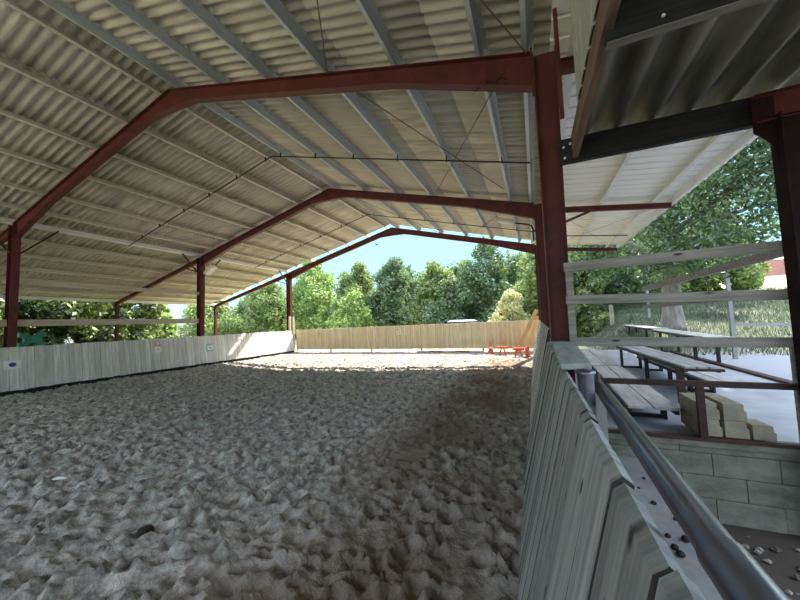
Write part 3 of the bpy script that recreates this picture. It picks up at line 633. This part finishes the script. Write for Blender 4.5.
bench('plank_bench', 'lower plank bench on the far side of the three-board table', 2.20, 2.56, 2.18, 2.50, 5.9, 9.3, .75, 2, None, leg_ys=(6.6, 8.7))
bench('plank_table', 'long grey table near the tree, nearer of two in a row', 3.45, 3.95, 3.70, 4.22, 9.0, 13.6, 1.15, 3, 'tables in a row below the tree', 'table', leg_ys=(10.0, 12.8))
bench('plank_table', 'long grey table nearest the tree trunk, farther of two in a row', 3.72, 4.24, 3.95, 4.25, 13.75, 18.6, 1.18, 3, 'tables in a row below the tree', 'table', leg_ys=(14.6, 17.6))
# concrete kerbstones
def kerbstone(x, w, z, h, y0, y1, lab, grp):
    mb = MB(); c = .018
    prof = [(x, z), (x + w, z), (x + w, z + h * .55), (x + w - c, z + h * .62), (x + w - c, z + h - .008), (x + w - c - .01, z + h), (x, z + h)]
    mb.extrude(prof, 'y', y0, y1); o = mb.build('concrete_kerbstone', M['kerb'], None, .004); tag(o, lab, 'kerbstone', grp)
kerbstone(1.465, .184, .488, .165, 4.215, 4.66, 'lower left of the four stacked concrete kerbstones on the block wall', 'stacked kerbstones')
kerbstone(1.668, .182, .488, .165, 4.215, 4.66, 'lower right of the four stacked concrete kerbstones on the block wall', 'stacked kerbstones')
kerbstone(1.465, .175, .655, .165, 4.215, 4.66, 'upper left of the four stacked concrete kerbstones on the block wall', 'stacked kerbstones')
kerbstone(1.668, .175, .655, .165, 4.215, 4.66, 'upper right of the four stacked concrete kerbstones on the block wall', 'stacked kerbstones')
kerbstone(1.872, .168, .488, .14, 4.215, 4.45, 'single small concrete block right of the stacked kerbstones', None)

# fence on the right edge of the terrace
t = thing('timber_side_fence', 'weathered timber side fence receding along the right of the terrace', 'fence', (2.8, 8, .45))
MB().bar((2.80, 4.3, 2.43), (2.80, 10.75, 2.38), .05, .12).build('rail', M['rail'], t)
MB().bar((2.80, 4.3, 1.93), (2.80, 10.75, 1.90), .05, .09).build('rail', M['rail'], t)
MB().box(2.83, 2.89, 10.6, 10.67, 1.6, 2.42).build('post', M['plank'], t)
t = thing('steel_side_barrier', 'grey steel post and bar at the edge of the grass bank', 'railing', (4.9, 11.5, .4))
MB().box(4.87, 4.95, 11.46, 11.54, .3, 2.6).build('post', M['ledge'], t)
MB().bar((4.95, 11.5, 1.33), (9.5, 11.5, 1.22), .05, .08).build('rail', M['ledge'], t)
zt = float(terrain(4.0, 21.5)); tag(MB().box(3.95, 4.13, 21.4, 21.55, zt - .1, zt + 1.15).build('fence_post', M['plank']), 'lone pale fence post in the grass left of the tree trunk', 'post')

# ------------------------------------------------------------------ shelter overhead on the right
t = thing('timber_beam', 'black stained beam bolted to the nearest right column, holding the small shelter roof', 'beam', (1.3, 4.2, 3.5))
bm_ = MB().box(.375, 2.18, 4.16, 4.23, 3.545, 3.835).build('beam', M['blackwood'], t, .004)
for x, z in ((.43, 3.73), (.435, 3.60), (.50, 3.76)): MB().tube([(x, 4.16, z), (x, 4.145, z)], .014, 8).build('bolt', M['galvW'], bm_)
t = thing('timber_beam', 'black stained beam nearest the viewpoint under the small shelter roof', 'beam', (1.3, 2.38, 3.5))
bm_ = MB().box(.535, 3.2, 2.345, 2.41, 3.50, 3.80).build('beam', M['blackwood'], t, .003)
MB().box(.535, 3.2, 2.345, 2.41, 3.494, 3.50).build('underside', M['blackwoodb'], bm_)
MB().tube([(.83, 2.345, 3.555), (.83, 2.335, 3.555)], .010, 8).build('bolt', M['galvW'], bm_)
def shelter_roof():
    mb = MB(); pitch = .32; xs = np.arange(.56, 3.3, pitch / 16); n = len(xs)
    def w(x): c = math.cos(2 * math.pi * (x - .50) / pitch); return .062 * (abs(c) ** .75 * (1 if c > 0 else -1))
    vs = [(x, y, 3.905 + w(x)) for y in (-2.2, 4.5) for x in xs]
    mb.add(vs, [(j, j + 1, n + j + 1, n + j) for j in range(n - 1)], True)
    o = mb.build('shelter_roof', M['shelter']); s = o.modifiers.new('t', 'SOLIDIFY'); s.thickness = .008; s.offset = 1
    return tag(o, 'dark corrugated roof sheet of the small shelter overhead at top right', 'roof sheet')
shelter_roof()
tag(MB().box(.515, .575, 1.0, 4.15, 3.58, 3.845).build('barge_board', M['barge']), 'weathered brown barge board along the left edge of the shelter roof', 'board')
mb = MB(); ys_ = []; y = -1.0
prof = []
while y < 3.44: prof += [(y, 0), (y + .17, 0), (y + .18, .03), (y + .20, .03), (y + .21, 0)]; y += .222
n = len(prof); mb.add([(.50 + d, yy, z) for z in (3.80, 4.96) for yy, d in prof], [(j, j + 1, n + j + 1, n + j) for j in range(n - 1)])
o = mb.build('cladding_panel', M['clad']); s = o.modifiers.new('t', 'SOLIDIFY'); s.thickness = .006; tag(o, 'grey-green vertical cladding panel above the brown barge board', 'cladding')
tag(MB().box(.375, .415, 3.72, 3.76, 3.86, 5.1).build('steel_hanger', M['red']), 'narrow red steel strip hanging beside the top of the nearest right column', 'steel strip')
t = thing('steel_post', 'dark steel post with a flared knee at the right end of the timber guard rails', 'post', (2.35, 4.2, -.3))
icolumn(MB(), 2.185, 2.46, 4.06, .17, -.3, 3.55).build('column', M['postdark'], t)
mb = MB(); mb.extrude([(2.19, 3.05), (2.19, 3.75), (2.035, 3.75), (2.035, 3.42), (2.10, 3.36), (2.145, 3.30), (2.165, 3.2)], 'y', 4.05, 4.07); mb.build('knee_plate', M['postdark'], t)
mb = MB(); ibeam_xz(mb, [(2.05, 3.78, .28), (3.6, 3.82, .26)], 4.06, .08); mb.build('rafter', M['red'], t)
MB().tube([(2.215, 3.98, 2.05), (2.215, 3.96, 2.05)], .014, 8).build('bolt', M['galvW'], t)

# ------------------------------------------------------------------ vegetation
def leaf_mesh(name, blobs, n, size, mat_, seed, squash=1.0):
    """blobs: (cx,cy,cz,r) - leaves spread through the outer part of each blob"""
    r = np.random.default_rng(seed); B = np.array(blobs, float); wgt = B[:, 3] ** 2; k = r.choice(len(B), n, p=wgt / wgt.sum())
    d = r.normal(size=(n, 3)); d /= np.linalg.norm(d, axis=1)[:, None]
    rad = B[k, 3] * (.25 + .9 * r.random(n) ** .55)
    c = B[k, :3] + d * rad[:, None] * np.array([1, 1, squash])
    nrm = d + .8 * r.normal(size=(n, 3)); nrm /= np.linalg.norm(nrm, axis=1)[:, None]
    a = np.cross(nrm, r.normal(size=(n, 3))); a /= np.linalg.norm(a, axis=1)[:, None]; b = np.cross(nrm, a)
    s = size * (.6 + .8 * r.random(n))[:, None]
    V = np.stack([c - a * s, c - b * s * .45 + nrm * s * .1, c + a * s, c + b * s * .45 + nrm * s * .1], 1).reshape(-1, 3)
    fa = np.arange(4 * n).reshape(-1, 4)
    me = bpy.data.meshes.new(name); me.vertices.add(4 * n); me.vertices.foreach_set('co', V.ravel())
    me.loops.add(4 * n); me.loops.foreach_set('vertex_index', fa.ravel()); me.polygons.add(n)
    me.polygons.foreach_set('loop_start', np.arange(0, 4 * n, 4)); me.polygons.foreach_set('loop_total', np.full(n, 4)); me.update(); me.validate()
    me.materials.append(mat_); return me
def blobs(n, h, w, base, seed, br=.30):
    r = random.Random(seed); out = []
    for k in range(n):
        t = (k + .5) / n; z = base + (h - base) * (.03 + .93 * t); prof = (1 - max(0, t - .25) ** 1.6 * 1.25)
        ang = k * 2.4 + r.uniform(-.9, .9); rr = w * max(.08, prof) * math.sqrt(r.uniform(.15, 1)) * .85
        out.append((rr * math.cos(ang), rr * math.sin(ang), z, w * br * r.uniform(.45, 1.25) * (1.1 - .45 * t)))
    return out
def trunk_mb(h, r0, seed, branches=7, spread=.5):
    r = random.Random(seed); mb = MB()
    pts = [(0, 0, -.35), (.02 * h * r.uniform(-1, 1), 0, h * .25), (.04 * h * r.uniform(-1, 1), .03 * h * r.uniform(-1, 1), h * .55), (.05 * h * r.uniform(-1, 1), .05 * h * r.uniform(-1, 1), h * .88)]
    mb.tube(pts, [r0 * 1.35, r0, r0 * .7, r0 * .2], 10)
    for k in range(branches):
        z = h * r.uniform(.25, .7); a = k * 2.4; L = h * spread * r.uniform(.5, .9)
        mb.tube([(0, 0, z), (L * .5 * math.cos(a), L * .5 * math.sin(a), z + L * .35), (L * math.cos(a), L * math.sin(a), z + L * .55)], [r0 * .4, r0 * .25, r0 * .06], 6)
    return mb
protos = {}
def tree(x, y, h, w, kind, label, name='tree', group=None, seed=1, base=.1, n=15000, leaf=.145, nb=46, z=None, tr=None, cat='tree', br=.30):
    z = float(terrain(x, y)) if z is None else z
    t = thing(name, label, cat, (x, y, z), group)
    key = (kind.name, round(h), round(w), seed)
    me = leaf_mesh('crown', blobs(nb, h, w, h * base, seed, br), n, leaf, kind, seed)
    c = bpy.data.objects.new('crown', me); COL.objects.link(c); c.parent = t
    tm = trunk_mb(h, tr or h * .022, seed, spread=min(.5, w / h * .7)); o = tm.build('trunk', M['bark']); o.parent = t
    return t
G = 'trees beyond the far fence'
tree(-31.5, 23.5, 5.2, 3.4, L_mid, 'round green bush left of the far left column, beyond the lean-to', 'bush', G, 21, .0, cat='bush')
tree(-26.5, 26.5, 6.6, 3.3, L_mid, 'green tree directly behind the far left column', 'tree', G, 22, .05)
tree(-21.0, 27, 8.7, 3.2, L_lite, 'tall bright yellow-green tree right of the far left column', 'tree', G, 23, .05)
tree(-16.3, 28, 7.9, 3.0, L_mid, 'green tree below the ridge, right of the bright yellow-green tree', 'tree', G, 24, .05)
tree(-12.2, 27, 7.6, 2.9, L_dark, 'dark green tree behind the letter on the far fence', 'tree', G, 25, .03)
tree(-8.2, 28, 7.0, 2.8, L_mid, 'green tree left of the white car roof beyond the far fence', 'tree', G, 26, .03)
tree(-3.6, 29, 9.2, 3.4, L_dark, 'tallest loose dark tree above the white car roof', 'tree', G, 27, .03, n=16000)
tree(1.2, 30, 8.8, 3.4, L_mid, 'green tree partly hidden behind the right columns', 'tree', G, 28, .03)
tree(-1.35, 22.5, 3.5, 1.5, L_yel, 'pale yellow bush beyond the right end of the far fence', 'bush', G, 29, .0, n=3500, leaf=.13, cat='bush')
tree(-14.2, 23.5, 4.4, 2.3, L_lite, 'low bright bush in front of the green trees, left half of the far fence', 'bush', G, 30, .0, n=5000, cat='bush')
tree(-6.3, 26.3, 5.2, 2.6, L_dark, 'dark bush just left of the white car beyond the far fence', 'bush', G, 31, .0, n=7000, cat='bush')
for k, (x, y, h) in enumerate([(-36, 34, 7), (-29, 36, 8), (-22, 38, 8), (-15, 37, 8.5), (-8, 37, 8), (-1, 38, 9), (6, 38, 9)]):
    tree(x, y, h, 4.6, L_dark, ['dark backdrop tree at far left beyond the bushes', 'dark backdrop tree behind the round green bush', 'dark backdrop tree behind the bright yellow-green tree', 'dark backdrop tree behind the middle of the far fence', 'dark backdrop tree behind the tree left of the car', 'dark backdrop tree behind the tallest loose tree', 'dark backdrop tree seen right of the red columns'][k], 'backdrop_tree', 'second row of trees beyond the fence', 40 + k, .0, n=7000, leaf=.26)
for k, (x, y, h, w) in enumerate([(-25.4, 2.0, 6.6, 2.7), (-25.6, 5.8, 6.8, 2.8), (-25.2, 9.4, 6.6, 2.7), (-26.0, 12.9, 6.4, 2.6), (-27.5, 15.9, 4.2, 1.6)]):
    tree(x, y, h, w, L_shr if k < 4 else L_lite, ['dense dark shrub outside the lean-to, at the left edge behind the nearest column', 'dense dark shrub outside the lean-to, right of the green jump block', 'dense dark shrub outside the lean-to, midway along the left rail', 'dense dark shrub outside the lean-to, left of the middle column', 'bright shrub outside the lean-to just left of the middle column'][k], 'shrub', 'shrubs outside the lean-to', 50 + k, .0, n=17000, leaf=.17, cat='shrub')
# the big tree on the right
bx, by = 5.45, 17.2; bz = float(terrain(bx, by))
t = thing('tree', 'big leafy tree with a thick pale trunk behind the terrace tables', 'tree', (bx, by, bz))
bl = [(0, -1.5, 2.75, .7), (.9, -1.5, 2.5, .6), (-.9, -.9, 2.6, .7), (1.7, -1.4, 3.0, .7), (2.4, -1.3, 3.6, .7), (1.0, .5, 7.5, 1.8), (-1.6, 1.2, 6.2, 1.3), (2.6, -.6, 6.6, 1.6), (.2, -.6, 5.4, 1.4), (3.6, .4, 8.2, 1.7), (-.4, .9, 8.8, 1.4), (-2.0, 1.4, 4.4, 1.1), (1.8, -1.2, 4.6, 1.1), (-.6, -.3, 3.9, .9), (.8, -1.7, 3.5, .8), (-2.7, 1.6, 5.6, 1.1), (5.2, -.8, 7.4, 1.5), (6.2, -.4, 9.2, 1.6), (4.6, -1, 5.6, 1.1), (7.2, -.5, 7.0, 1.0), (2.2, .6, 10, 1.9), (4.8, 0, 10.6, 1.7), (-2.2, 1.2, 3.2, .9), (-3.0, 1.6, 3.9, .9), (7.6, -.6, 10.2, 1.5), (-.3, -1.3, 4.6, .9), (-.1, -1.2, 3.0, .7), (2.6, -1.5, 5.3, .9), (3.3, -1.2, 4.4, .8), (1.0, -1.4, 6.0, 1.1), (0, .4, 11.5, 1.6), (3.2, 2.0, 11.2, 1.9), (6.0, 2, 11.4, 1.8), (.8, -2.2, 9.2, 1.6), (2.6, -2.4, 9.4, 1.7), (4.2, -2.2, 9.8, 1.6), (1.2, 1, 9.6, 1.6), (3.8, -.5, 10, 1.6), (-.6, -2.4, 9.4, 1.5), (5.8, -2, 10.2, 1.5), (4.6, 1.5, 9.2, 1.6), (-.8, -4, 9.8, 1.3), (1.2, -4.2, 9.8, 1.5), (3.2, -4.2, 10, 1.5), (5, -4, 10.4, 1.5)]
c = bpy.data.objects.new('crown', leaf_mesh('crown', bl, 70000, .095, L_dark, 77)); COL.objects.link(c); c.parent = t
mb = MB(); mb.tube([(0, 0, -.5), (0, 0, .15), (0, 0, .9), (.05, 0, 2.6), (.3, .1, 5), (.9, .3, 8), (1.4, .5, 10.5)], [.60, .42, .34, .31, .26, .16, .05], 14)
for p in [[(.05, 0, 2.5), (-1.2, -.5, 3.6), (-2.6, -.8, 4.3)], [(.2, 0, 4), (2.2, -.6, 5.6), (4.9, -.9, 7.0), (7.4, -.6, 8.2)], [(.2, 0, 4.6), (-1.3, .2, 6.2), (-2.4, .4, 6.6)], [(.6, .2, 6.5), (2.8, 0, 8.2), (5.6, -.2, 9.6), (7.6, -.5, 10.4)], [(.1, 0, 3.1), (1.3, -1.1, 4.2), (2.6, -1.4, 4.6)]]:
    mb.tube(p, [.16 * (1 - .8 * i / (len(p) - 1)) for i in range(len(p))], 7)
o = mb.build('trunk', M['bark']); o.parent = t
for k, (x, y, h, w, km, l) in enumerate([(1.9, 24.5, 8.6, 3.0, L_mid, 'green tree just right of the nearest column, left of the thick trunk'), (5.2, 28, 12, 4.2, L_dark, 'dark tree in the shade behind the thick trunk'), (9.8, 31, 11, 4.0, L_mid, 'green tree right of the thick trunk, behind the grass bank'), (3.7, 25.5, 2.7, 1.5, L_dark, 'low dark bush left of the lone fence post'), (13.4, 33, 6.6, 2.6, L_mid, 'green tree at the left gable of the red-roofed barn')]):
    tree(x, y, h, w, km, l, 'tree' if h > 3 else 'bush', 'trees on the grass bank', 60 + k, .02, n=16000, leaf=.16, cat='tree' if h > 3 else 'bush')
# grass on the bank
r = np.random.default_rng(5); n = 26000
px = r.uniform(2.4, 17, n); py = r.uniform(12.3, 30, n); pz = terrain(px, py); hh = r.uniform(.08, .24, n); aa = r.uniform(0, 6.28, n); w = .022
dx, dy = np.cos(aa), np.sin(aa); lx, ly = r.normal(size=n) * .06, r.normal(size=n) * .06
V = np.stack([np.stack([px - dx * w, py - dy * w, pz - .05], -1), np.stack([px + dx * w, py + dy * w, pz - .05], -1), np.stack([px + lx, py + ly, pz + hh], -1)], 1).reshape(-1, 3)
me = bpy.data.meshes.new('grass'); me.from_pydata(V.tolist(), [], np.arange(3 * n).reshape(-1, 3).tolist()); me.materials.append(leafmat('grass_blade', (.055, .075, .045), (.16, .19, .12), .3))
o = bpy.data.objects.new('grass', me); COL.objects.link(o); tag(o, 'long pale green grass growing over the bank beyond the tables', 'grass', None, 'stuff')
# rubble
mb = MB()
for k in range(420):
    x, y = rnd.uniform(.97, 3.4), rnd.uniform(.3, 4.1); s = rnd.uniform(.012, .045); z = float(terrain(x, y)) + s * .3
    q = [(s * rnd.uniform(.6, 1.2) * a, s * rnd.uniform(.6, 1.2) * b, s * rnd.uniform(.4, .9) * c) for a, b, c in ((1, 0, 0), (0, 1, 0), (-1, 0, 0), (0, -1, 0), (0, 0, 1), (0, 0, -1))]
    mb.add([(x + a, y + b, z + c) for a, b, c in q], [(0, 1, 4), (1, 2, 4), (2, 3, 4), (3, 0, 4), (1, 0, 5), (2, 1, 5), (3, 2, 5), (0, 3, 5)])
tag(mb.build('rubble', mat('rubble', (.05, .045, .035), (.30, .28, .24), .95, (9, 9, 9), island=.5)), 'loose stones and rubble on the dark soil below the block wall', 'rubble', None, 'stuff')

# ------------------------------------------------------------------ car, barn, bird
cx, cy = -4.75, 24.0
t = thing('car', 'white car parked behind the far fence, only its roof showing', 'car', (cx, cy, -.06))
mb = MB(); mb.extrude([(-2.15, .30), (2.15, .30), (2.15, .78), (1.9, .95), (1.15, 1.02), (-1.9, 1.02), (-2.15, .9)], 'y', -.85, .85)
b = mb.build('body', M['carw'], None, .06); b.parent = t
mb = MB(); mb.hexa([(-1.75, -.8, 1.02), (1.3, -.8, 1.02), (1.3, .8, 1.02), (-1.75, .8, 1.02)], [(-1.25, -.66, 1.62), (.75, -.66, 1.62), (.75, .66, 1.62), (-1.25, .66, 1.62)]); w_ = mb.build('cabin', M['glass'], None, .04); w_.parent = t
mb = MB(); mb.hexa([(-1.32, -.70, 1.60), (.82, -.70, 1.60), (.82, .70, 1.60), (-1.32, .70, 1.60)], [(-1.05, -.58, 1.73), (.5, -.58, 1.73), (.5, .58, 1.73), (-1.05, .58, 1.73)]); w_ = mb.build('roof', M['carw'], None, .05); w_.parent = t
for x in (-1.35, 1.35):
    for y in (-.84, .84):
        w_ = MB().tube([(x, y - .1, .32), (x, y + .1, .32)], .32, 18).build('wheel', M['tyre']); w_.parent = t
bzz = float(terrain(21, 41)) - .1
t = thing('barn', 'barn with a dull red roof at the top of the bank, right edge', 'building', (21, 41, 3.9))
MB().box(18.4, 27, 40.4, 46, 3.0, 4.3).build('wall', M['barnwall'], t)
MB().box(20.3, 21.1, 40.36, 40.41, 3.4, 4.2).build('window', M['glass'], t)
mb = MB(); mb.extrude([(39.9, 4.25), (43.2, 6.5), (46.5, 4.25), (46.5, 4.12), (43.2, 6.36), (39.9, 4.12)], 'x', 18.0, 27.4); mb.build('roof', M['redroof'], t)
t = thing('bird', 'small dark bird flying in the open sky below the far ridge', 'bird', (-7.0, 14, 5.54))
mb = MB(); mb.tube([(-.10, 0, -.01), (-.06, 0, 0), (0, 0, .01), (.06, 0, .02), (.10, 0, .03)], [.004, .014, .022, .016, .004], 8)
b = mb.build('body', M['bird']); b.parent = t
for s in (-1, 1):
    mb = MB(); mb.add([(.03, s * .01, .015), (-.03, s * .01, .01), (-.05, s * .10, .05), (-.10, s * .19, .07), (0, s * .11, .055)], [(0, 1, 2, 4), (2, 3, 4)]); w_ = mb.build('wing', M['bird']); w_.parent = t
    sm = w_.modifiers.new('t', 'SOLIDIFY'); sm.thickness = .004
mb = MB(); mb.add([(-.09, 0, -.01), (-.19, .035, -.015), (-.15, 0, -.013), (-.19, -.035, -.015)], [(0, 1, 2), (0, 2, 3)]); w_ = mb.build('tail', M['bird']); w_.parent = t
sm = w_.modifiers.new('t', 'SOLIDIFY'); sm.thickness = .003

# ------------------------------------------------------------------ light
sun = bpy.data.lights.new('sun', 'SUN'); so = bpy.data.objects.new('sun', sun); COL.objects.link(so)
sun.energy = 3.8; sun.angle = .009; sun.color = (1.0, .90, .74)
so.rotation_euler = Vector((.22, .92, 1)).to_track_quat('Z', 'Y').to_euler()
W = bpy.data.worlds.new('World'); S.world = W; W.use_nodes = True; nt = W.node_tree; N = nt.nodes; L = nt.links
bg = N['Background']; tc = N.new('ShaderNodeTexCoord'); sp = N.new('ShaderNodeSeparateXYZ'); L.new(tc.outputs['Generated'], sp.inputs[0])
cr = N.new('ShaderNodeValToRGB'); E_ = cr.color_ramp.elements; E_[0].position = 0; E_[0].color = (.24, .275, .285, 1)
E_[1].position = .9; E_[1].color = (1.0, 1.1, 1.35, 1)
for p_, c_ in ((.13, (.165, .28, .31)), (.33, (.15, .28, .37)), (.46, (.80, .92, 1.12))): e = E_.new(p_); e.color = (*c_, 1)
L.new(sp.outputs[2], cr.inputs['Fac']); L.new(cr.outputs['Color'], bg.inputs['Color']); bg.inputs['Strength'].default_value = 1.0
S.view_settings.view_transform = 'Standard'; S.view_settings.look = 'None'; S.view_settings.gamma = 1; S.view_settings.use_curve_mapping = False
S.view_settings.exposure = 2.1
S.cycles.use_denoising = True
S.cycles.diffuse_bounces = 6; S.cycles.max_bounces = 12
S.cycles.use_adaptive_sampling = False
S.cycles.use_guiding = True
S.cycles.denoising_prefilter = 'NONE'
S.cycles.sample_clamp_indirect = 4
